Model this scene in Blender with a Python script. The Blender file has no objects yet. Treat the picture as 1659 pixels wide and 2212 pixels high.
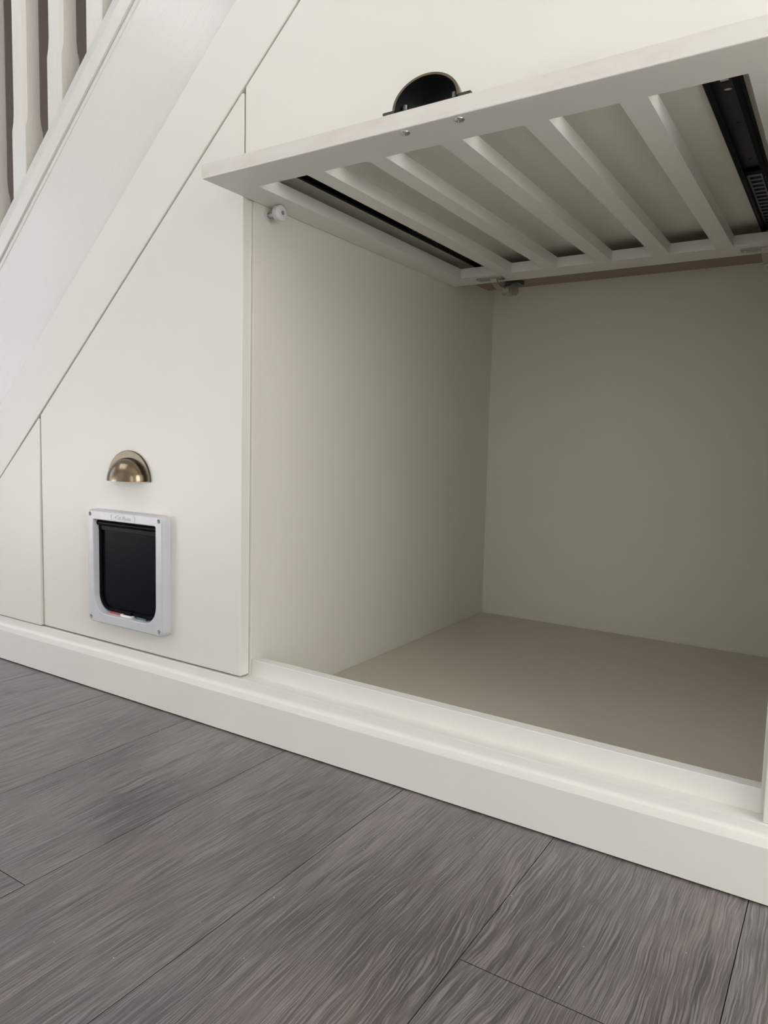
import bpy, bmesh, math, random
from mathutils import Vector, Matrix
from mathutils.geometry import tessellate_polygon

random.seed(7)
SC = bpy.context.scene
COL = SC.collection
PI = math.pi

# ------------------------------------------------------------------ camera
YAW, PITCH, ROLL, FPX = math.radians(32.74094), math.radians(-5.29168), math.radians(-1.41832), 1561.919
fwd = Vector((-math.sin(YAW) * math.cos(PITCH), math.cos(YAW) * math.cos(PITCH), math.sin(PITCH)))
right = Vector((math.cos(YAW), math.sin(YAW), 0))
down = fwd.cross(right)
r2 = math.cos(ROLL) * right + math.sin(ROLL) * down
d2 = -math.sin(ROLL) * right + math.cos(ROLL) * down
cam_d = bpy.data.cameras.new('camera')
cam_d.sensor_fit = 'HORIZONTAL'
cam_d.sensor_width = 36.0
cam_d.lens = 36.0 * FPX / 1659.0
cam_d.clip_start = 0.02
cam = bpy.data.objects.new('camera', cam_d)
COL.objects.link(cam)
M = Matrix(((r2.x, -d2.x, -fwd.x, 0), (r2.y, -d2.y, -fwd.y, -0.94), (r2.z, -d2.z, -fwd.z, 0.526), (0, 0, 0, 1)))
cam.matrix_world = M
SC.camera = cam

# ------------------------------------------------------------------ world, lights, exposure
world = bpy.data.worlds.new('world')
SC.world = world
world.use_nodes = True
bg = world.node_tree.nodes['Background']
bg.inputs[0].default_value = (0.80, 0.88, 1.0, 1)
bg.inputs[1].default_value = 0.6

def area_light(name, loc, target, sx, sy, power, color):
    d = bpy.data.lights.new(name, 'AREA')
    d.shape = 'RECTANGLE'; d.size = sx; d.size_y = sy
    d.energy = power; d.color = color
    o = bpy.data.objects.new(name, d); COL.objects.link(o)
    o.location = loc
    o.rotation_euler = (Vector(target) - Vector(loc)).to_track_quat('-Z', 'Y').to_euler()
    return o

# side and hall-end windows, plus fills added behind and above the camera
area_light('daylight_window_side', (1.52, -0.82, 1.25), (0.0, -0.82, 1.25), 1.3, 1.5, 47, (1.0, 0.98, 0.95))
area_light('added_fill_rear', (0.90, -3.02, 1.10), (0.90, 0.0, 1.10), 1.1, 1.9, 17, (1.0, 0.98, 0.95))  # unseen rear source, added to lift the back of the compartment
area_light('added_fill_rear_left', (-2.50, -3.02, 1.10), (-2.50, 0.0, 1.10), 1.8, 1.9, 7, (0.96, 0.98, 1.0))  # unseen rear-left source, added to balance the light levels
area_light('daylight_window_hall_end', (-4.42, -1.35, 1.25), (0.0, -1.35, 1.25), 1.1, 1.9, 15, (0.66, 0.80, 1.0))
area_light('added_fill_overhead', (-2.40, -1.40, 2.74), (-2.40, -1.40, 0.0), 1.4, 1.2, 18, (0.86, 0.93, 1.0))  # unseen overhead source, added to brighten ledges and upper faces
# sun added through the side window so floor bounce lifts the flap's underside
sun_d = bpy.data.lights.new('sun', 'SUN'); sun_d.energy = 100.0; sun_d.angle = 0.02; sun_d.color = (1.0, 0.985, 0.965)
sun = bpy.data.objects.new('sun', sun_d); COL.objects.link(sun)
sun.location = (4, 2, 6); sun.rotation_euler = Vector((-0.55, -0.34, -0.95)).to_track_quat('-Z', 'Y').to_euler()

SC.view_settings.view_transform = 'Standard'
SC.view_settings.look = 'None'
SC.view_settings.gamma = 1.0
SC.view_settings.use_curve_mapping = False
SC.view_settings.exposure = -0.48
SC.cycles.use_denoising = True
SC.cycles.max_bounces = 7
SC.cycles.diffuse_bounces = 5
SC.cycles.glossy_bounces = 3

# ------------------------------------------------------------------ materials
def new_mat(name):
    m = bpy.data.materials.new(name); m.use_nodes = True
    nt = m.node_tree
    return m, nt, nt.nodes['Principled BSDF']

def N(nt, t, **kw):
    n = nt.nodes.new(t)
    for k, v in kw.items(): setattr(n, k, v)
    return n

def sock(n, name):
    for s in n.inputs:
        if s.name == name and s.enabled: return s
    return n.inputs[name]

def link(nt, a, b): nt.links.new(a, b)

def mix_rgb(nt, fac, a, b):
    n = N(nt, 'ShaderNodeMix', data_type='RGBA')
    ins = [s for s in n.inputs if s.enabled]
    f, A, B = n.inputs[0], n.inputs[6], n.inputs[7]
    for s, v in ((f, fac), (A, a), (B, b)):
        if hasattr(v, 'links'): link(nt, v, s)
        elif isinstance(v, (int, float)): s.default_value = v
        else: s.default_value = (*v, 1)
    return n.outputs[2]

def noise(nt, vec, scale, detail=2.0, rough=0.5, dist=0.0):
    n = N(nt, 'ShaderNodeTexNoise')
    n.inputs['Scale'].default_value = scale
    n.inputs['Detail'].default_value = detail
    n.inputs['Roughness'].default_value = rough
    n.inputs['Distortion'].default_value = dist
    if vec is not None: link(nt, vec, n.inputs['Vector'])
    return n.outputs['Fac']

def mapping(nt, vec, scale=(1, 1, 1), rot=(0, 0, 0), loc=(0, 0, 0)):
    n = N(nt, 'ShaderNodeMapping')
    n.inputs['Scale'].default_value = scale
    n.inputs['Rotation'].default_value = rot
    n.inputs['Location'].default_value = loc
    link(nt, vec, n.inputs['Vector'])
    return n.outputs[0]

def ramp(nt, fac, p0, p1, c0=(0, 0, 0), c1=(1, 1, 1)):
    n = N(nt, 'ShaderNodeValToRGB')
    n.color_ramp.elements[0].position = p0; n.color_ramp.elements[1].position = p1
    n.color_ramp.elements[0].color = (*c0, 1); n.color_ramp.elements[1].color = (*c1, 1)
    link(nt, fac, n.inputs[0])
    return n.outputs[0]

def bump(nt, bsdf, height, strength, dist=0.001):
    b = N(nt, 'ShaderNodeBump')
    b.inputs['Strength'].default_value = strength
    b.inputs['Distance'].default_value = dist
    link(nt, height, b.inputs['Height'])
    link(nt, b.outputs[0], bsdf.inputs['Normal'])

def paint(name, color, rough=0.42, scale=260.0, strength=0.12, mottle=0.03, stretch=None, rot=(0, 0, 0), spec=0.5):
    m, nt, b = new_mat(name)
    tc = N(nt, 'ShaderNodeTexCoord')
    v = tc.outputs['Object']
    vb = v
    if stretch:                                  # rotate first, then stretch across the brush direction
        mp = N(nt, 'ShaderNodeMapping', vector_type='TEXTURE')
        mp.inputs['Rotation'].default_value = rot
        mp.inputs['Scale'].default_value = tuple(1.0 / q for q in stretch)
        link(nt, v, mp.inputs['Vector']); vb = mp.outputs[0]
    n1 = noise(nt, v, 4.0, 3.0)
    dark = tuple(c * (1 - mottle) for c in color); lite = tuple(min(1, c * (1 + mottle)) for c in color)
    link(nt, mix_rgb(nt, n1, dark, lite), b.inputs['Base Color'])
    n2 = noise(nt, vb, scale, 3.0, 0.6)
    bump(nt, b, n2, strength, 0.0006)
    b.inputs['Roughness'].default_value = rough
    b.inputs['Specular IOR Level'].default_value = spec
    return m

CREAM = (0.735, 0.722, 0.66)
M_DOOR = paint('cream_satin_paint', CREAM, 0.38, 300, 0.10)
M_SKIRT = paint('cream_eggshell_paint', (0.735, 0.727, 0.68), 0.42, 320, 0.22)
M_FLAP = paint('cream_flap_paint', (0.75, 0.747, 0.705), 0.40, 300, 0.10)
M_BOX = paint('cream_board', (0.69, 0.675, 0.60), 0.45, 200, 0.05, 0.02)
M_CEILP = paint('cream_top_board', (0.83, 0.82, 0.74), 0.45, 200, 0.05, 0.02)
M_BASE = paint('taupe_base_board', (0.62, 0.575, 0.485), 0.5, 140, 0.10, 0.05)
M_WALL = paint('warm_white_wall', (0.80, 0.785, 0.755), 0.7, 200, 0.15)
M_CEIL = paint('white_ceiling', (0.85, 0.84, 0.82), 0.8, 200, 0.1)
M_STAIRWALL = paint('taupe_stair_wall', (0.15, 0.118, 0.098), 0.7, 200, 0.15)
# the stringer, base rail and spindles are hand brushed: streaks follow the slope or the upright
SL = 0.897
ANG = math.atan(SL)
M_STRING = paint('brushed_stringer_paint', (0.72, 0.695, 0.655), 0.24, 26, 1.0, 0.03, (1.0, 1.0, 18.0), (0, -ANG, 0))
M_RAIL = paint('brushed_rail_paint', (0.72, 0.695, 0.645), 0.26, 26, 1.0, 0.03, (1.0, 10.0, 18.0), (0, -ANG, 0))
M_SPIN = paint('brushed_spindle_paint', (0.72, 0.69, 0.64), 0.26, 34, 1.0, 0.03, (14.0, 14.0, 0.8))

def worn_edge():
    m, nt, b = new_mat('worn_sanded_edge')
    v = N(nt, 'ShaderNodeTexCoord').outputs['Object']
    a = noise(nt, mapping(nt, v, (9, 22, 30)), 1.0, 5.0, 0.6)
    f = ramp(nt, a, 0.42, 0.62)
    link(nt, mix_rgb(nt, f, (0.67, 0.655, 0.60), (0.635, 0.59, 0.525)), b.inputs['Base Color'])
    b.inputs['Roughness'].default_value = 0.6
    bump(nt, b, noise(nt, v, 220, 4.0), 0.25, 0.0008)
    return m
M_WORN = worn_edge()

def simple(name, color, rough, metal=0.0, spec=0.5, coat=0.0):
    m, nt, b = new_mat(name)
    v = N(nt, 'ShaderNodeTexCoord').outputs['Object']
    n = noise(nt, v, 35.0, 3.0)
    link(nt, mix_rgb(nt, n, tuple(c * 0.93 for c in color), tuple(min(1, c * 1.07) for c in color)), b.inputs['Base Color'])
    b.inputs['Roughness'].default_value = rough
    b.inputs['Metallic'].default_value = metal
    b.inputs['Specular IOR Level'].default_value = spec
    b.inputs['Coat Weight'].default_value = coat
    return m

def brushed(name, color, rough, stretch):
    m, nt, b = new_mat(name)
    v = N(nt, 'ShaderNodeTexCoord').outputs['Object']
    n = noise(nt, mapping(nt, v, stretch), 1.0, 3.0)
    link(nt, mix_rgb(nt, n, tuple(c * 0.85 for c in color), tuple(min(1, c * 1.15) for c in color)), b.inputs['Base Color'])
    b.inputs['Metallic'].default_value = 1.0
    b.inputs['Roughness'].default_value = rough
    bump(nt, b, n, 0.08, 0.0004)
    return m
M_BRASS = brushed('antique_brass', (0.225, 0.178, 0.118), 0.20, (60, 900, 900))
M_GUN = brushed('dark_brass_backplate', (0.105, 0.090, 0.070), 0.34, (60, 900, 900))
M_CUPIN = simple('black_cup_inside', (0.006, 0.006, 0.008), 0.5)  # inner faces and back of the cup are black
M_STEEL = simple('bright_steel', (0.62, 0.62, 0.62), 0.22, 1.0)
M_NICKEL = simple('nickel_plate', (0.50, 0.47, 0.41), 0.28, 1.0)
M_GREYMETAL = simple('grey_metal', (0.16, 0.17, 0.18), 0.35, 1.0)
M_BLACKMETAL = simple('black_slide_metal', (0.004, 0.0045, 0.006), 0.5, 0.0, 0.05)
M_SLIDEWEB = simple('slide_web_metal', (0.016, 0.018, 0.024), 0.5, 0.0, 0.4)
M_NYLON = simple('white_nylon', (0.60, 0.62, 0.61), 0.30, 0.0, 0.5)
M_PVC = simple('white_plastic', (0.535, 0.545, 0.57), 0.30, 0.0, 0.5)
M_PVC.node_tree.nodes['Principled BSDF'].inputs['Roughness'].default_value = 0.28
M_BLACK = simple('black_plastic', (0.005, 0.005, 0.007), 0.22, 0.0, 0.03)
M_RED = simple('red_plastic', (0.30, 0.02, 0.026), 0.35)
M_GREEN = simple('green_plastic', (0.013, 0.065, 0.05), 0.35)
M_WHITE = simple('white_tab_plastic', (0.78, 0.78, 0.80), 0.35)
M_ARRIS = simple('dark_plank_arris', (0.030, 0.027, 0.027), 0.6)
M_DARK = simple('dark_underlay_and_gap_block', (0.02, 0.02, 0.02), 0.9)  # also on the blocks added to darken the door gaps

def pane_mat():
    m, nt, b = new_mat('smoked_flap_pane')
    v = N(nt, 'ShaderNodeTexCoord').outputs['Object']
    s = noise(nt, v, 900.0, 2.0)
    f = ramp(nt, s, 0.72, 0.80)
    link(nt, mix_rgb(nt, f, (0.003, 0.003, 0.006), (0.05, 0.05, 0.06)), b.inputs['Base Color'])
    b.inputs['Roughness'].default_value = 0.06
    b.inputs['Specular IOR Level'].default_value = 0.03
    return m
M_PANE = pane_mat()

def raw_wood():
    m, nt, b = new_mat('raw_brown_board')
    v = N(nt, 'ShaderNodeTexCoord').outputs['Object']
    n = noise(nt, mapping(nt, v, (3, 60, 60)), 1.0, 5.0)
    link(nt, mix_rgb(nt, n, (0.27, 0.195, 0.14), (0.36, 0.27, 0.195)), b.inputs['Base Color'])
    b.inputs['Roughness'].default_value = 0.7
    return m
M_RAW = raw_wood()

def laminate():
    m, nt, b = new_mat('grey_brown_oak_laminate')
    tc = N(nt, 'ShaderNodeTexCoord')
    oi = N(nt, 'ShaderNodeObjectInfo')
    rv = N(nt, 'ShaderNodeVectorMath', operation='SCALE')
    rv.inputs[0].default_value = (37.0, 91.0, 13.0)
    link(nt, oi.outputs['Random'], rv.inputs['Scale'])
    add = N(nt, 'ShaderNodeVectorMath', operation='ADD')
    link(nt, tc.outputs['Object'], add.inputs[0]); link(nt, rv.outputs[0], add.inputs[1])
    base = add.outputs[0]
    # domain warp so that the grain bends into cathedrals round the knots
    w1 = noise(nt, mapping(nt, base, (5.5, 1.5, 1)), 1.0, 1.0, 0.4)
    w2 = noise(nt, mapping(nt, base, (20.0, 5.0, 1)), 1.0, 2.0, 0.5)
    w3 = noise(nt, mapping(nt, base, (70.0, 26.0, 1)), 1.0, 1.0, 0.5)
    def m_(op, a, c):
        n = N(nt, 'ShaderNodeMath', operation=op)
        for s, val in zip(n.inputs, (a, c)):
            if hasattr(val, 'links'): link(nt, val, s)
            else: s.default_value = val
        return n.outputs[0]
    wx = m_('ADD', m_('MULTIPLY', m_('SUBTRACT', w1, 0.5), 0.19), m_('MULTIPLY', m_('SUBTRACT', w2, 0.5), 0.014))
    wx = m_('ADD', wx, m_('MULTIPLY', m_('SUBTRACT', w3, 0.5), 0.0045))
    sep = N(nt, 'ShaderNodeSeparateXYZ'); link(nt, base, sep.inputs[0])
    comb = N(nt, 'ShaderNodeCombineXYZ')
    link(nt, m_('ADD', sep.outputs[0], wx), comb.inputs[0]); link(nt, sep.outputs[1], comb.inputs[1])
    wv = comb.outputs[0]
    # fibres: short embossed dashes that follow the bend of the grain only mildly
    fx = m_('ADD', sep.outputs[0], m_('ADD', m_('MULTIPLY', m_('SUBTRACT', w1, 0.5), 0.10), m_('ADD', m_('MULTIPLY', m_('SUBTRACT', w2, 0.5), 0.016), m_('MULTIPLY', m_('SUBTRACT', w3, 0.5), 0.004))))
    cf_ = N(nt, 'ShaderNodeCombineXYZ'); link(nt, fx, cf_.inputs[0]); link(nt, sep.outputs[1], cf_.inputs[1])
    fv = cf_.outputs[0]
    fibre = noise(nt, mapping(nt, fv, (620.0, 11.0, 1)), 1.0, 3.0, 0.6)
    fine = noise(nt, mapping(nt, wv, (300.0, 7.0, 1)), 1.0, 2.0, 0.6)
    mid = noise(nt, mapping(nt, wv, (120.0, 3.4, 1)), 1.0, 3.0, 0.65)
    broad = noise(nt, mapping(nt, wv, (18.0, 1.5, 1)), 1.0, 3.0, 0.55)
    cloud = noise(nt, mapping(nt, base, (6.0, 3.2, 1)), 1.0, 4.0, 0.6)
    tint = noise(nt, mapping(nt, base, (9.0, 2.0, 1), loc=(5, 9, 0)), 1.0, 2.0, 0.5)
    knot = noise(nt, mapping(nt, base, (13.0, 8.0, 1)), 1.0, 4.0, 0.7)
    c1 = mix_rgb(nt, ramp(nt, broad, 0.34, 0.66), (0.125, 0.106, 0.101), (0.200, 0.176, 0.170))
    c1 = mix_rgb(nt, ramp(nt, tint, 0.42, 0.66, (0, 0, 0), (0.65,) * 3), c1, (0.205, 0.160, 0.150))
    c1 = mix_rgb(nt, ramp(nt, cloud, 0.36, 0.58, (0.70,) * 3, (0, 0, 0)), c1, (0.078, 0.070, 0.072))
    c2 = mix_rgb(nt, ramp(nt, mid, 0.34, 0.48, (0.80,) * 3, (0, 0, 0)), c1, (0.055, 0.048, 0.048))
    c2 = mix_rgb(nt, ramp(nt, fine, 0.30, 0.44, (0.55,) * 3, (0, 0, 0)), c2, (0.055, 0.048, 0.048))
    c2 = mix_rgb(nt, ramp(nt, fibre, 0.36, 0.48, (0.78,) * 3, (0, 0, 0)), c2, (0.062, 0.054, 0.054))
    c3 = mix_rgb(nt, ramp(nt, fibre, 0.50, 0.62, (0, 0, 0), (0.66,) * 3), c2, (0.285, 0.260, 0.254))
    c4 = mix_rgb(nt, ramp(nt, knot, 0.63, 0.76, (0, 0, 0), (0.65,) * 3), c3, (0.045, 0.039, 0.039))
    link(nt, c4, b.inputs['Base Color'])
    b.inputs['Roughness'].default_value = 0.34
    b.inputs['Specular IOR Level'].default_value = 0.6
    b.inputs['Coat Weight'].default_value = 0.5
    b.inputs['Coat Roughness'].default_value = 0.32
    h = m_('ADD', m_('MULTIPLY', fibre, 0.9), m_('ADD', m_('MULTIPLY', mid, 0.6), m_('MULTIPLY', fine, 0.3)))
    bump(nt, b, h, 0.7, 0.0012)
    return m
M_LAM = laminate()

# ------------------------------------------------------------------ geometry helpers
class G:
    """vertices and faces of one mesh, in world coordinates"""
    def __init__(s): s.v = []; s.f = []; s.m = []
    def add(s, vs, fs, mi=0):
        o = len(s.v); s.v += [tuple(p) for p in vs]
        s.f += [tuple(i + o for i in f) for f in fs]; s.m += [mi] * len(fs)
        return s
    def box(s, x0, x1, y0, y1, z0, z1, mi=0):
        vs = [(x, y, z) for x in (x0, x1) for y in (y0, y1) for z in (z0, z1)]
        fs = [(0, 1, 3, 2), (4, 6, 7, 5), (0, 4, 5, 1), (2, 3, 7, 6), (0, 2, 6, 4), (1, 5, 7, 3)]
        return s.add(vs, fs, mi)
    def prism(s, poly, mapf, w0, w1, mi=0):
        n = len(poly)
        vs = [mapf(u, v, w0) for u, v in poly] + [mapf(u, v, w1) for u, v in poly]
        fs = [tuple(range(n)), tuple(range(2 * n - 1, n - 1, -1))]
        fs += [(i, (i + 1) % n, n + (i + 1) % n, n + i) for i in range(n)]
        return s.add(vs, fs, mi)
    def plate(s, outer, holes, mapf, w0, w1, mi=0):
        loops = [outer] + holes
        pts = [p for l in loops for p in l]
        tris = tessellate_polygon([[Vector((p[0], p[1], 0)) for p in l] for l in loops])
        n = len(pts)
        vs = [mapf(u, v, w0) for u, v in pts] + [mapf(u, v, w1) for u, v in pts]
        fs = [tuple(t) for t in tris] + [tuple(n + i for i in reversed(t)) for t in tris]
        o = 0
        for l in loops:
            k = len(l)
            fs += [(o + i, o + (i + 1) % k, n + o + (i + 1) % k, n + o + i) for i in range(k)]
            o += k
        return s.add(vs, fs, mi)
    def loft(s, rings, closed=True, cap0=False, cap1=False, mi=0):
        n = len(rings[0]); vs = [p for r in rings for p in r]; fs = []
        for a in range(len(rings) - 1):
            for i in range(n if closed else n - 1):
                j = (i + 1) % n
                fs.append((a * n + i, a * n + j, (a + 1) * n + j, (a + 1) * n + i))
        if cap0: fs.append(tuple(reversed(range(n))))
        if cap1: fs.append(tuple((len(rings) - 1) * n + i for i in range(n)))
        return s.add(vs, fs, mi)
    def cyl(s, p0, p1, r, n=24, r1=None, mi=0):
        p0, p1 = Vector(p0), Vector(p1); ax = (p1 - p0).normalized()
        a = ax.orthogonal().normalized(); c = ax.cross(a)
        r1 = r if r1 is None else r1
        ring = lambda p, q: [p + a * q * math.cos(2 * PI * i / n) + c * q * math.sin(2 * PI * i / n) for i in range(n)]
        return s.loft([ring(p0, r), ring(p1, r1)], True, True, True, mi)
    def lathe(s, p0, axis, prof, n=28, mi=0):
        p0, ax = Vector(p0), Vector(axis).normalized(); a = ax.orthogonal().normalized(); c = ax.cross(a)
        rings = [[p0 + ax * h + a * q * math.cos(2 * PI * i / n) + c * q * math.sin(2 * PI * i / n) for i in range(n)] for h, q in prof]
        return s.loft(rings, True, True, True, mi)
    def sphere(s, c, r, n=8, k=5, mi=0):
        rings = [[(c[0] + r * math.sin(PI * (j + .5) / k) * math.cos(2 * PI * i / n), c[1] + r * math.sin(PI * (j + .5) / k) * math.sin(2 * PI * i / n), c[2] + r * math.cos(PI * (j + .5) / k)) for i in range(n)] for j in range(k)]
        return s.loft(rings, True, True, True, mi)
    def xf(s, f): s.v = [tuple(f(*p)) for p in s.v]; return s

def obj(name, g, mat, parent=None, org=None, bevel=0.0, seg=2, smooth=False, ang=40):
    """link ONE mesh object; vertices are given in world space, org is the root's location"""
    if org is None:
        if parent is not None:
            p = parent; org = Vector((0, 0, 0))
            while p is not None: org = org + p.location; p = p.parent
        else: org = Vector((0, 0, 0))
    org = Vector(org)
    me = bpy.data.meshes.new(name)
    me.from_pydata([tuple(Vector(p) - org) for p in g.v], [], g.f)
    mats = mat if isinstance(mat, (list, tuple)) else [mat]
    for q in mats: me.materials.append(q)
    if len(mats) > 1:
        for p, i in zip(me.polygons, g.m): p.material_index = i
    bm = bmesh.new(); bm.from_mesh(me); bmesh.ops.recalc_face_normals(bm, faces=bm.faces); bm.to_mesh(me); bm.free()
    if smooth:
        me.polygons.foreach_set('use_smooth', [True] * len(me.polygons))
        me.set_sharp_from_angle(angle=math.radians(ang))
    o = bpy.data.objects.new(name, me); COL.objects.link(o)
    if parent is not None: o.parent = parent
    else: o.location = org
    if bevel:
        b = o.modifiers.new('rounded_edges', 'BEVEL'); b.width = bevel; b.segments = seg; b.limit_method = 'ANGLE'; b.angle_limit = math.radians(40)
    return o

def tag(o, label, cat, group=None, kind=None):
    o['label'] = label; o['category'] = cat
    if group: o['group'] = group
    if kind: o['kind'] = kind
    return o

def thing(name, loc, label, cat, group=None, kind=None):
    o = bpy.data.objects.new(name, None); COL.objects.link(o)
    o.location = loc; o.empty_display_size = 0.05
    return tag(o, label, cat, group, kind)

XZ = lambda u, v, w: (u, w, v)          # face in the XZ plane, w along Y
XY = lambda u, v, w: (u, v, w)          # face in the XY plane, w along Z

def rrect(x0, x1, y0, y1, r, n=6):
    """rounded rectangle; r = radii for corners (x0y0, x1y0, x1y1, x0y1)"""
    if not isinstance(r, (tuple, list)): r = (r,) * 4
    out = []
    for (cx, cy, a0), q in zip(((x0, y0, PI), (x1, y0, 1.5 * PI), (x1, y1, 0), (x0, y1, .5 * PI)), r):
        sx = 1 if cx == x0 else -1; sy = 1 if cy == y0 else -1
        for i in range(n + 1):
            a = a0 + .5 * PI * i / n
            out.append((cx + sx * q + q * math.cos(a), cy + sy * q + q * math.sin(a)))
    return out

def circle(cx, cy, r, n=16): return [(cx + r * math.cos(2 * PI * i / n), cy + r * math.sin(2 * PI * i / n)) for i in range(n)]

# ------------------------------------------------------------------ measured layout (metres)
XL = -0.902          # inner face of the opening, left
XR = -0.0645         # inner face of the opening, right
DT = 0.022           # door thickness
C1 = 1.9334          # door gap line    z = SL*x + C
C2 = 2.097           # upper edge of the sloping fascia
ledge = lambda x: 0.0975 - 0.0085 * max(-0.9, min(0.8, x)) - 0.0085 * 0.9

# ------------------------------------------------------------------ the setting
fl = obj('floor', G().box(-4.4, 1.5, -3.0, 1.05, -0.06, -0.0088), M_DARK)
tag(fl, 'dark grey-brown oak laminate floor in front of the cupboards', 'floor', kind='structure')
PW = 0.2385
def plank(x0, x1, y0, y1):
    e = 0.0005; t = 0.0012
    cx, cy = (x0 + x1) / 2, (y0 + y1) / 2
    hx, hy = (x1 - x0) / 2, (y1 - y0) / 2
    v = []
    for (dx, z) in ((0.0002, -0.0088), (0.0002, -t), (e, 0.0)):
        v += [(-hx + dx, -hy + dx, z), (hx - dx, -hy + dx, z), (hx - dx, hy - dx, z), (-hx + dx, hy - dx, z)]
    f = [(3, 2, 1, 0), (8, 9, 10, 11)]
    for a in (0, 4):
        f += [(a + i, a + (i + 1) % 4, a + 4 + (i + 1) % 4, a + 4 + i) for i in range(4)]
    me = bpy.data.meshes.new('plank'); me.from_pydata(v, [], f); me.materials.append(M_LAM); me.materials.append(M_ARRIS)
    for p in me.polygons:
        if p.index > 1: p.material_index = 1
    o = bpy.data.objects.new('plank', me); COL.objects.link(o); o.parent = fl
    o.location = (cx, cy, 0)
for k in range(-18, 11):
    xa = -0.066 + PW * k; xb = xa + PW
    if xb < -4.4 or xa > 1.5: continue
    joints = {-1: [-0.3025, -1.68], -4: [-0.485, -1.86], 0: [-0.95, -2.3], -2: [-1.02, -2.4], -3: [-0.80, -2.15], -5: [-1.25, -2.6], -6: [-0.95, -2.3]}.get(k, [-0.5 - 0.41 * (k * 5 % 3), -1.9 - 0.41 * (k * 5 % 3)])
    ys = [0.02] + joints + [-3.0]
    for a, b_ in zip(ys[:-1], ys[1:]): plank(max(xa, -4.4), min(xb, 1.5), b_, a)

def room_wall(name, g, mat, label):
    o = obj(name, g, mat); tag(o, label, name.split('_')[0], kind='structure'); return o
room_wall('ceiling', G().box(-4.5, -3.1, -2.2, -0.8, 2.72, 2.8).box(-1.7, 1.6, -2.2, -0.8, 2.72, 2.8).box(-4.5, 1.6, -3.1, -2.2, 2.72, 2.8).box(-4.5, 1.6, -0.8, 1.1, 2.72, 2.8), M_CEIL, 'plain white ceiling above the hall')
room_wall('wall_stairs', G().box(-4.4, 1.5, 1.06, 1.14, 0, 2.72), M_STAIRWALL, 'dark taupe wall behind the staircase spindles')
# walls with window openings: the side wall, the wall behind the camera (for the added fills) and the hall end
room_wall('wall_right', G().box(1.5, 1.6, -3.1, -1.52, 0, 2.72).box(1.5, 1.6, -0.12, 1.1, 0, 2.72).box(1.5, 1.6, -1.52, -0.12, 0, 0.45).box(1.5, 1.6, -1.52, -0.12, 2.05, 2.72), M_WALL, 'warm white hall wall with the side window')
gw = G().box(-4.5, -3.45, -3.1, -3.0, 0, 2.72).box(-1.55, 0.30, -3.1, -3.0, 0, 2.72).box(1.5, 1.6, -3.1, -3.0, 0, 2.72)
for xa_, xb_ in ((-3.45, -1.55), (0.30, 1.5)):
    gw.box(xa_, xb_, -3.1, -3.0, 0, 0.12).box(xa_, xb_, -3.1, -3.0, 2.1, 2.72)
room_wall('wall_behind', gw, M_WALL, 'warm white hall wall facing the cupboards')
room_wall('wall_left', G().box(-4.5, -4.4, -3.1, -1.95, 0, 2.72).box(-4.5, -4.4, -0.75, 1.1, 0, 2.72).box(-4.5, -4.4, -1.95, -0.75, 0, 0.25).box(-4.5, -4.4, -1.95, -0.75, 2.25, 2.72), M_WALL, 'warm white wall at the far hall end')

# skirting: flat board, small step, cove and a flat ledge under the doors
def skirting():
    prof = [(-0.0205, 0.0022), (-0.0205, 0.0698), (-0.0202, 0.0704), (-0.0196, 0.0707), (-0.0078, 0.0746)]
    for i in range(1, 11):                      # shallow cove above the step
        a = .5 * PI * i / 10
        prof.append((-0.0036 - 0.0042 * (1 - math.sin(a)), 0.0746 + 0.0100 * (1 - math.cos(a))))
    prof += [(-0.0032, 0.0965), (-0.0029, 0.0972), (-0.0022, 0.0975), (0.0245, 0.0975), (0.0245, 0.0022)]
    xs = [-2.6, -1.9, -1.2, -0.9, -0.5, -0.06, 0.4, 0.85]
    rings = []
    for x in xs:
        dz = ledge(x) - 0.0975
        rings.append([(x, y, z + (dz * min(1, max(0, (z - 0.0746) / 0.0229)))) for y, z in prof])
    return G().loft(rings, True, True, True)
sk = obj('baseboard_front', skirting(), M_SKIRT, smooth=True, ang=15)
tag(sk, 'cream moulded skirting board running below all the cupboard doors', 'baseboard', kind='structure')

# sloping fascia board between the doors and the stair stringer
def slope_poly(c0, c1, x_hi, zmin=0.0990):
    return [((zmin - c0) / SL, zmin), (x_hi, SL * x_hi + c0), (x_hi, SL * x_hi + c1), ((zmin - c1) / SL, zmin)]
tr = obj('trim_1', G().prism(slope_poly(C1 + 0.0032, C2, 0.35), XZ, 0.0, 0.0170), M_DOOR, bevel=0.0012)
tag(tr, 'flat cream fascia board sloping along the tops of the doors', 'trim', kind='structure')

# ------------------------------------------------------------------ staircase
ux, uz = math.cos(ANG), math.sin(ANG)            # along the slope
def slope_pt(s, y, h):                           # s along the slope, h perpendicular height above z = SL*x
    return (s * ux - h * uz, y, s * uz + h * ux)
CS = math.cos(ANG)
st = thing('staircase', (-1.6, 0.04, 0.0975), 'cream painted staircase side rising to the right behind the cupboards', 'staircase')
def slope_bar(prof, s0, s1):
    """profile of (y, c) with c the intercept of z = SL*x + c"""
    return G().loft([[slope_pt(s, y, c * CS) for y, c in prof] for s in (s0, s1)], True, True, True)
S0, S1 = -1.85, 1.1
obj('stringer', G().prism(slope_poly(2.085, 2.468, 0.3), XZ, 0.0175, 0.045), M_STRING, st)
obj('bead', slope_bar([(0.0178, 2.4230), (0.0160, 2.4242), (0.0152, 2.4280), (0.0152, 2.4350), (0.0160, 2.4368), (0.0178, 2.4372)], S0 + 0.35, S1), M_STRING, st, smooth=True)
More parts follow.
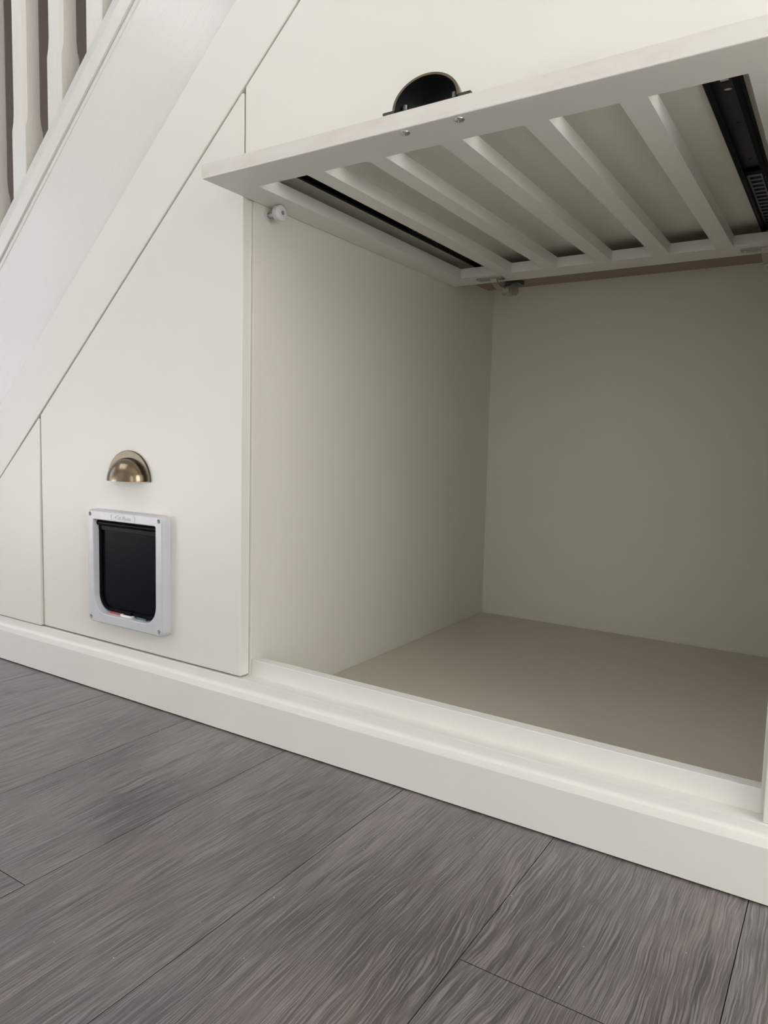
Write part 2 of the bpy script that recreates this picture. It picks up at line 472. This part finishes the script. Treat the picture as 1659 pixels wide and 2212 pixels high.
obj('base_rail', slope_bar([(0.0120, 2.4405), (0.0120, 2.4835), (0.0135, 2.4870), (0.0290, 2.5430), (0.0300, 2.5450), (0.092, 2.5450), (0.092, 2.4405)], S0 + 0.35, S1), M_RAIL, st)
def spindle(xc, yc):
    """stop-chamfered square spindle"""
    w, d = 0.0520, 0.0440
    zb = SL * (xc - w / 2) + 2.530
    zstop = SL * xc + 2.690
    g = G(); rings = []
    def ring(z, ch, shrink=0.0):
        hx, hy = w / 2 - shrink, d / 2 - shrink
        return [(xc - hx + ch, yc - hy, z), (xc + hx - ch, yc - hy, z), (xc + hx, yc - hy + ch, z), (xc + hx, yc + hy - ch, z),
                (xc + hx - ch, yc + hy, z), (xc - hx + ch, yc + hy, z), (xc - hx, yc + hy - ch, z), (xc - hx, yc - hy + ch, z)]
    rings = [ring(zb, 0.0012), ring(zstop - 0.018, 0.0012), ring(zstop, 0.0055, 0.0003), ring(zstop + 0.02, 0.0068, 0.0006), ring(zb + 0.80, 0.0068, 0.0006)]
    g.loft(rings, True, True, True)
    return g
for i in range(-6, 5):
    xc = -1.489 - 0.1375 * (1 - i) + 0.1375
    obj('spindle', spindle(xc, 0.053), M_SPIN, st, smooth=True, ang=15)
for k in range(1, 13):
    xn = (0.2 * k - 2.38) / SL
    obj('tread', G().box(xn, xn + 0.26, 0.046, 1.055, 0.2 * k - 0.03, 0.2 * k), M_STAIRWALL, st)
    obj('riser', G().box(xn + 0.022, xn + 0.040, 0.046, 1.055, 0.2 * (k - 1), 0.2 * k - 0.03), M_WALL, st)

# ------------------------------------------------------------------ doors
def diag(x, off=-0.0032): return SL * x + C1 + off
# small triangular door, foot standing slightly proud
x1 = -1.5168; x0 = (0.1005 - C1 + 0.0032) / SL
tilt = lambda z: -0.0075 * max(0.0, (diag(x1) - z) / (diag(x1) - 0.1005))
g = G().prism([(x0, 0.1005), (x1, 0.1005), (x1, diag(x1) - 0.004), (x1 - 0.004, diag(x1 - 0.004))], XZ, 0.0, DT).xf(lambda x, y, z: (x, y + tilt(z), z))
td = obj('cupboard_door', g, M_DOOR, bevel=0.0012)
tag(td, 'small plain triangular cream door at the low end of the stairs', 'door', 'cream cupboard doors')

# door with cup handle and cat flap
xa, xb = -1.5126, -0.9066
cd = thing('cupboard_door', (-1.2, 0.011, 0.1), 'cream sloping-topped cupboard door with brass cup handle and cat flap', 'door', 'cream cupboard doors')
CFX0, CFX1, CFZ0, CFZ1 = -1.3258, -1.0915, 0.1435, 0.3805     # cat flap frame
OX0, OX1, OZ0, OZ1 = -1.3030, -1.1133, 0.1655, 0.3590         # its opening
def inset(p): return rrect(OX0 - 0.004 + 0.0, OX1 + 0.004, OZ0 - 0.004, OZ1 + 0.004, (0.038, 0.038, 0.004, 0.004))
outer = [(xa, 0.1005), (xb, 0.1005), (xb, diag(xb) - 0.005), (xb - 0.005, diag(xb - 0.005)), (xa, diag(xa))]
g = G().plate(outer, [inset(0)], XZ, 0.0, DT)
obj('door_panel', g, M_DOOR, cd, bevel=0.0010)

def cup_parts():
    """cup pull in door space: centre of its straight edge at the origin, y- is out of the door, z up"""
    a, b, c = 0.0495, 0.0365, 0.0462
    pl = G()
    half = [(0.0650 * math.cos(PI * i / 40), 0.0605 * math.sin(PI * i / 40)) for i in range(41)]
    half += [(-0.0470 * math.cos(PI * i / 40), 0.0438 * math.sin(PI * i / 40)) for i in range(41)]     # horseshoe plate, open inside the cup
    pl.prism(half, XZ, 0.0, -0.0042)
    def shell(s, off):
        nu, nv = 36, 12; rings = []
        for j in range(nv + 1):
            v = .5 * PI * j / nv
            rings.append([(s * a * math.cos(PI * i / nu), -0.0028 - s * b * math.sin(PI * i / nu) * math.cos(v), off + s * c * math.sin(PI * i / nu) * math.sin(v)) for i in range(nu + 1)])
        return rings
    dm = G(); o_, i_ = shell(1.0, 0.0), shell(0.925, 0.0)
    dm.loft(o_, False, mi=0)
    dm.loft([r[::-1] for r in i_], False, mi=1)
    dm.loft([o_[0], i_[0]], False, mi=0)
    back = G().prism([(0.0462 * math.cos(PI * i / 30), 0.0432 * math.sin(PI * i / 30)) for i in range(31)], XZ, -0.0002, -0.0010)
    boss = [G().cyl((sx * 0.0368, -0.0010, 0.0125), (sx * 0.0368, -0.0120, 0.0125), 0.0042, 14) for sx in (-1, 1)]
    return pl, dm, back, boss
def cup_handle(parent, f, label):
    pl, dm, back, boss = cup_parts()
    for q in (pl, dm, back, *boss): q.xf(f)
    h = obj('cup_handle', pl, M_GUN, parent, bevel=0.0008)
    h['label'] = label
    obj('cup', dm, [M_BRASS, M_CUPIN], h, smooth=True, ang=50)
    obj('cup_back', back, M_CUPIN, h)
    for q in boss: obj('screw_boss', q, M_GREYMETAL, h, smooth=True)
    return h
cup_handle(cd, lambda x, y, z: (x - 1.2112, y, z + 0.4424), 'antique brass cup handle')

# cat flap
YF = -0.0190
def cat_flap():
    R0 = 0.0145
    so = lambda d, y: [(p[0], y, p[1]) for p in rrect(CFX0 + d, CFX1 - d, CFZ0 + d, CFZ1 - d, max(R0 - d, 0.003))]
    si = lambda d, y: [(p[0], y, p[1]) for p in rrect(OX0 - d, OX1 + d, OZ0 - d, OZ1 + d, (0.036 + d, 0.036 + d, 0.003 + d, 0.003 + d))]
    g = G()
    g.loft([so(0, 0.0), so(0.0006, YF + 0.0045), so(0.0018, YF + 0.0016), so(0.0042, YF)])
    g.loft([si(0.0022, YF), si(0.0006, YF + 0.0009), si(0.0, YF + 0.0025), si(-0.0012, 0.0), si(-0.0012, 0.020)])
    fo = [(p[0], p[2]) for p in so(0.0042, YF)]; fi = [(p[0], p[2]) for p in si(0.0022, YF)]
    hz = [circle(x, z, 0.0044, 18) for x, z in ((-1.3138, 0.3700), (-1.1032, 0.3700), (-1.3138, 0.1545), (-1.1032, 0.1545))]
    loops = [fo, fi] + hz
    pts = [p for l in loops for p in l]
    tris = tessellate_polygon([[Vector((p[0], p[1], 0)) for p in l] for l in loops])
    g.add([(p[0], YF, p[1]) for p in pts], [tuple(t) for t in tris])
    for l in hz:
        g.loft([[(p[0], YF, p[1]) for p in l], [(p[0], YF + 0.007, p[1]) for p in l]], True, False, True)
    return g
cf = obj('cat_flap', cat_flap(), M_PVC, cd, smooth=True, ang=28)
cf['label'] = 'white plastic cat flap frame with four screw holes'
# smoked swinging pane with its thicker black rim, hinge bar and brush strip
YP = -0.0045
pin = rrect(OX0 + 0.0024, OX1 - 0.0024, OZ0 + 0.0052, OZ1 - 0.0060, (0.0340, 0.0340, 0.002, 0.002))
pane = obj('flap_pane', G().prism(pin, XZ, YP, YP + 0.003), M_PANE, cf)
pane['label'] = 'smoked black swinging pane'
rim_i = rrect(OX0 + 0.0092, OX1 - 0.0058, OZ0 + 0.0118, OZ1 - 0.020, (0.0270, 0.0270, 0.002, 0.002))
obj('pane_rim', G().plate(pin, [rim_i], XZ, YP - 0.0030, YP), M_BLACK, cf, bevel=0.0008)
obj('hinge_bar', G().cyl((OX0 + 0.0016, -0.0070, OZ1 - 0.0070), (OX1 - 0.0016, -0.0070, OZ1 - 0.0070), 0.0058, 20), M_BLACK, cf, smooth=True)
obj('hinge_strip', G().box(OX0 + 0.0016, OX1 - 0.0016, YP - 0.0036, YP + 0.001, OZ1 - 0.0215, OZ1 - 0.0085), M_BLACK, cf, bevel=0.0008)
obj('magnet_catch', G().box(-1.2190, -1.1960, -0.0115, -0.003, OZ0 + 0.0045, OZ0 + 0.0125), M_BLACK, cf, bevel=0.0006)
for (ta, tb, tm, yy) in ((-1.2670, -1.2290, M_RED, -0.0085), (-1.2285, -1.1955, M_WHITE, -0.0125), (-1.1830, -1.1545, M_GREEN, -0.0085)):
    t = obj('lock_tab', G().box(ta, tb, yy, -0.001, OZ0 - 0.0006, OZ0 + 0.0048), tm, cf, bevel=0.0005)
    t['label'] = {'red_plastic': 'red locking tab', 'white_tab_plastic': 'white locking tab', 'green_plastic': 'dark green locking tab'}[tm.name]
# moulded badge: raised oval rim and raised lettering
bo = rrect(-1.2458, -1.1716, 0.3612, 0.3752, 0.0060); bi = rrect(-1.2446, -1.1728, 0.3624, 0.3740, 0.0049)
obj('badge_rim', G().plate(bo, [bi], XZ, YF - 0.0007, YF + 0.0002), M_PVC, cf)
fc = bpy.data.curves.new('badge_lettering', 'FONT')
fc.body = 'Cat Mate'; fc.size = 0.0112; fc.extrude = 0.0005; fc.align_x = 'CENTER'; fc.align_y = 'CENTER'
fo_ = bpy.data.objects.new('badge_lettering_curve', fc); COL.objects.link(fo_)
bpy.context.view_layer.update()
lm = bpy.data.meshes.new_from_object(fo_.evaluated_get(bpy.context.evaluated_depsgraph_get()))
bpy.data.objects.remove(fo_)
g = G(); ctr = (-1.2087, 0.3681)
xs_ = [v.co.x for v in lm.vertices]; zs_ = [v.co.y for v in lm.vertices]
mx, mz = (min(xs_) + max(xs_)) / 2, (min(zs_) + max(zs_)) / 2; sx_ = 0.047 / (max(xs_) - min(xs_))
g.add([(ctr[0] + (v.co.x - mx) * sx_, YF - 0.0004 - v.co.z, ctr[1] + (v.co.y - mz)) for v in lm.vertices], [tuple(p.vertices) for p in lm.polygons])
bpy.data.meshes.remove(lm)
lt = obj('badge_lettering', g, M_PVC, cf)
lt['label'] = 'raised maker lettering'

# big door above the opening, end door right of it
g = G().prism([(-0.9022, 0.9690), (XR + 0.0025, 0.9690), (XR + 0.0025, diag(XR + 0.0025)), (-0.9022, diag(-0.9022))], XZ, 0.0, DT)
ud = obj('cupboard_door', g, M_DOOR, bevel=0.0010)
tag(ud, 'large plain cream door above the lifted slatted flap', 'door', 'cream cupboard doors')
ed = obj('cupboard_door', G().prism([(-0.0590, ledge(0.0) + 0.0004), (0.32, ledge(0.32) + 0.0004 + 0.003), (0.32, diag(0.32)), (-0.0590, diag(-0.059))], XZ, 0.0, DT), M_DOOR, bevel=0.0016, seg=3)
tag(ed, 'cream door edge at the right of the open compartment', 'door', 'cream cupboard doors')

# ------------------------------------------------------------------ open compartment
ZB, YB, ZC = 0.0335, 1.0200, 0.9850
cab = thing('open_cabinet', ((XL + XR) / 2, 0.5, 0.0), 'empty open cream compartment under the stairs with a raised front sill', 'cabinet')
sd = obj('side_panel', G().box(XL - 0.018, XL, 0.0228, YB + 0.018, 0.016, ZC + 0.018), M_BOX, cab, bevel=0.0006)
obj('side_panel', G().box(XR, XR + 0.018, 0.0228, YB + 0.018, 0.016, ZC + 0.018), M_BOX, cab, bevel=0.0006)
obj('back_panel', G().box(XL, XR, YB, YB + 0.018, 0.016, ZC), M_BOX, cab)
bp = obj('base_panel', G().box(XL + 0.0014, XR - 0.0014, 0.0425, YB - 0.0010, 0.016, ZB), M_BASE, cab)
bp['label'] = 'taupe base board'
obj('top_panel', G().box(XL, XR, 0.0228, YB, ZC, ZC + 0.018), M_CEILP, cab)
def sill():
    pts = []
    for x in (XL + 0.0006, XR + 0.0035):
        dz = ledge(x) - 0.0975
        pts.append([(x, 0.0235, 0.0335), (x, 0.0235, 0.1280 + dz), (x, 0.0420, 0.1290 + dz), (x, 0.0420, 0.0335)])
    return G().loft(pts, True, True, True)
obj('front_sill', sill(), M_SKIRT, cab, bevel=0.0010)
# dark blocks added behind the left and upper doors to darken their gaps
xe = XL - 0.0186
obj('gap_block', G().prism([((0.10 - 1.885) / SL, 0.0985), (xe, 0.0985), (xe, SL * xe + 1.885)], XZ, 0.0460, 0.60), M_DARK, cab)
obj('gap_block', G().prism([(XL, ZC + 0.0185), (0.30, ZC + 0.0185), (0.30, SL * 0.30 + 1.885), (XL, SL * XL + 1.885)], XZ, 0.0460, 0.30), M_DARK, cab)
# roller fixed to the side panel that carries the flap
ry, rz = 0.0572, 0.9262
ro = obj('roller', G().lathe((XL, ry, rz), (1, 0, 0), [(0, 0.0092), (0.0014, 0.0092), (0.0020, 0.0084), (0.0020, 0.0050)]), M_NYLON, cab, smooth=True)
ro['label'] = 'white nylon roller on a steel pin'
obj('pin', G().lathe((XL + 0.002, ry, rz), (1, 0, 0), [(0, 0.0050), (0.003, 0.0050), (0.0032, 0.0040), (0.022, 0.0040)]), M_STEEL, ro, smooth=True)
obj('wheel', G().lathe((XL + 0.0205, ry, rz), (1, 0, 0), [(0, 0.0110), (0.0012, 0.0130), (0.0030, 0.0136), (0.0110, 0.0136), (0.0128, 0.0128), (0.0138, 0.0112), (0.0142, 0.0060), (0.0142, 0.004)]), M_NYLON, ro, smooth=True)
obj('screw_head', G().lathe((XL + 0.0345, ry, rz), (1, 0, 0), [(0, 0.0040), (0.0007, 0.0038), (0.0009, 0.0030), (0.0003, 0.0018), (0.0003, 0.0004)], 14), M_STEEL, ro, smooth=True)

# ------------------------------------------------------------------ lifted slatted flap
FX0, FX1, FY0, FY1, FZ0, FZ1 = -0.9008, -0.0668, -0.1000, 0.7735, 0.9400, 0.9622
fd = thing('cabinet_flap_door', ((FX0 + FX1) / 2, (FY0 + FY1) / 2, FZ0), 'cream slatted flap door lifted level and half slid into the compartment', 'door')
slots = [(-0.8425, -0.7412), (-0.7090, -0.6272), (-0.5970, -0.5062), (-0.4735, -0.3845), (-0.3520, -0.2635), (-0.2310, -0.1250)]
SY0, SY1 = -0.0312, 0.6945
def flap_frame():
    # one continuous frame: chamfered on its outer lower and upper arris only
    e = 0.0017
    def lp(d, z): return [(FX0 + d, FY0 + d, z), (FX1 - d, FY0 + d, z), (FX1 - d, FY1 - d, z), (FX0 + d, FY1 - d, z)]
    hx0, hx1 = slots[0][0], slots[-1][1]
    h = lambda z: [(hx0, SY0, z), (hx1, SY0, z), (hx1, SY1, z), (hx0, SY1, z)]
    g = G()
    rings = [h(FZ0), lp(e, FZ0), lp(e * .3, FZ0 + e * .3), lp(0, FZ0 + e), lp(0, FZ1 - 0.0008), lp(0.0008, FZ1), h(FZ1), h(FZ0)]
    g.loft(rings)
    # worn raw material on the narrow front edge (faces of the vertical band whose y is the front)
    for i, f in enumerate(g.f):
        ys = [g.v[k][1] for k in f]; zs = [g.v[k][2] for k in f]
        if max(ys) < FY0 + 0.0005 and min(zs) >= FZ0 + e - 1e-6: g.m[i] = 1
    return g
fr = obj('frame', flap_frame(), [M_FLAP, M_WORN], fd)
for (a, b_) in zip(slots[:-1], slots[1:]):
    obj('slat', G().box(a[1], b_[0], SY0, SY1, FZ0, FZ1), M_FLAP, fd)
hx = (-0.5301 - 0.4497) / 2
h2 = cup_handle(fd, lambda x, y, z: (x + hx - 0.004, -0.0990 + z, FZ1 - y), 'antique brass cup handle, open side to the front')
for sx in (-0.5301, -0.4497):
    s = obj('handle_screw', G().lathe((sx, -0.0866, FZ0 + 0.0006), (0, 0, -1), [(0, 0.0072), (0.0012, 0.0069), (0.0023, 0.0054), (0.0028, 0.0028), (0.0014, 0.0017), (0.0014, 0.0003)], 18), M_STEEL, fd, smooth=True, ang=30)

def hinge(x):
    """concealed hinge: flange under the rail, cranked arm, body on the carrier board; x = left end of the flange"""
    fl_ = rrect(x, x + 0.0700, 0.7150, 0.7420, 0.007)
    h = obj('hinge', G().prism(fl_, XY, FZ0 - 0.0030, FZ0), M_NICKEL, fd, bevel=0.0006)
    h['label'] = 'nickel concealed hinge'
    ac = x + 0.0470
    prof = [(0.724, 0.9370), (0.728, 0.9315), (0.740, 0.9270), (0.758, 0.9240), (0.772, 0.9220), (0.772, 0.9165), (0.755, 0.9190), (0.736, 0.9225), (0.722, 0.9280), (0.717, 0.9370)]
    obj('hinge_arm', G().prism(prof, lambda u, v, w: (w, u, v), ac - 0.008, ac + 0.008), M_NICKEL, h, bevel=0.0008)
    for sx in (0.009, 0.061):
        obj('hinge_screw', G().lathe((x + sx, 0.7290, FZ0 - 0.003), (0, 0, -1), [(0, 0.0036), (0.0008, 0.0030), (0.0004, 0.0014), (0.0004, 0.0003)], 12), M_STEEL, h, smooth=True)
    body = [(0.770, 0.9265), (0.770, 0.9130), (0.785, 0.9085), (0.822, 0.9130), (0.836, 0.9240), (0.836, 0.9360), (0.800, 0.9400)]
    obj('hinge_body', G().prism(body, lambda u, v, w: (w, u, v), ac - 0.003, ac + 0.018), M_NICKEL, h, bevel=0.0012)
    obj('mounting_plate', G().box(ac - 0.006, ac + 0.030, 0.800, 0.842, 0.9400, 0.9520), M_GREYMETAL, h, bevel=0.001)
    obj('adjuster', G().cyl((ac + 0.010, 0.805, 0.9130), (ac + 0.010, 0.803, 0.9080), 0.0042, 12), M_STEEL, h)
hinge(-0.8130)
hinge(-0.2215)
cb = obj('carrier_board', G().prism(rrect(-0.8665, -0.1000, 0.7790, 0.9050, 0.006), XY, 0.9520, 0.9680), M_RAW, fd)
cb['label'] = 'raw brown carrier board behind the flap'

# ------------------------------------------------------------------ drawer slides under the top panel
def slide(x0, x1, label):
    xm = (x0 + x1) / 2
    s = thing('drawer_slide', (xm, 0.38, ZC), label, 'drawer slide', 'drawer slides under the top panel')
    y0, y1 = 0.0280, 0.7600
    web = [(x0, y0), (x1, y0), (x1, y1), (x0, y1)]
    holes = [rrect(xm - 0.0052, xm + 0.0052, 0.0610, 0.0730, 0.0015, 2), circle(xm + 0.0005, 0.0955, 0.0050, 14),
             rrect(xm - 0.0035, xm + 0.0035, 0.200, 0.2036, 0.0012, 2), rrect(xm - 0.0035, xm + 0.0035, 0.345, 0.3486, 0.0012, 2)]
    obj('rail_web', G().plate(web, holes, XY, ZC - 0.0016, ZC - 0.0001), M_SLIDEWEB, s)
    for q, sg in ((x0, 1), (x1, -1)):
        prof = [(q, ZC - 0.0016), (q, ZC - 0.0120), (q + sg * 0.0020, ZC - 0.0134), (q + sg * 0.0085, ZC - 0.0134), (q + sg * 0.0085, ZC - 0.0118), (q + sg * 0.0030, ZC - 0.0116), (q + sg * 0.0018, ZC - 0.0016)]
        obj('rail_lip', G().prism(prof, lambda u, v, w: (u, w, v), y0, y1), M_BLACKMETAL, s)
    # ladder shaped ball cage
    ya, yb = 0.4000, 0.7300
    wn = []
    yy = ya + 0.009
    while yy + 0.014 < yb:
        wn.append([(xm - 0.0085, yy), (xm + 0.0085, yy), (xm + 0.0085, yy + 0.0125), (xm - 0.0085, yy + 0.0125)]); yy += 0.0205
    cg = obj('ball_cage', G().plate([(xm - 0.0128, ya), (xm + 0.0128, ya), (xm + 0.0128, yb), (xm - 0.0128, yb)], wn, XY, ZC - 0.0088, ZC - 0.0076), M_GREYMETAL, s)
    obj('cage_stop', G().box(xm - 0.0125, xm + 0.0125, ya - 0.016, ya - 0.003, ZC - 0.0085, ZC - 0.003), M_BLACKMETAL, s, bevel=0.001)
    bl = G()
    for sg in (-1, 1):
        cx = xm + sg * 0.0158
        yq = ya
        while yq < yb:
            bl.box(cx - 0.0024, cx + 0.0024, yq, yq + 0.0030, ZC - 0.0125, ZC - 0.0085)
            bl.sphere((cx, yq + 0.0062, ZC - 0.0108), 0.0030, 8, 5); yq += 0.0095
    bo_ = obj('bearing_balls', bl, M_GREYMETAL, s); bo_['kind'] = 'stuff'
slide(-0.8230, -0.7810, 'black drawer slide seen through the flap slot nearest the cat flap door')
slide(-0.1860, -0.1446, 'black drawer slide with ladder cage seen through the rightmost flap slot')

# ------------------------------------------------------------------ paint flecks and dust on the laminate
g = G(); rnd = random.Random(3)
for i in range(75):
    x = rnd.uniform(-1.5, 0.05); y = -0.03 - rnd.random() ** 1.5 * 0.55; r = rnd.uniform(0.0004, 0.0011)
    a = rnd.uniform(0, PI); p = [(x + r * rnd.uniform(.6, 1.3) * math.cos(a + t), y + r * rnd.uniform(.6, 1.3) * math.sin(a + t)) for t in (0, 1.5, 3.1, 4.6)]
    g.prism(p, XY, 0.0001, 0.0005)
du = obj('dust', g, M_PVC)
tag(du, 'tiny white dust flecks scattered on the laminate floor', 'dust', kind='stuff')
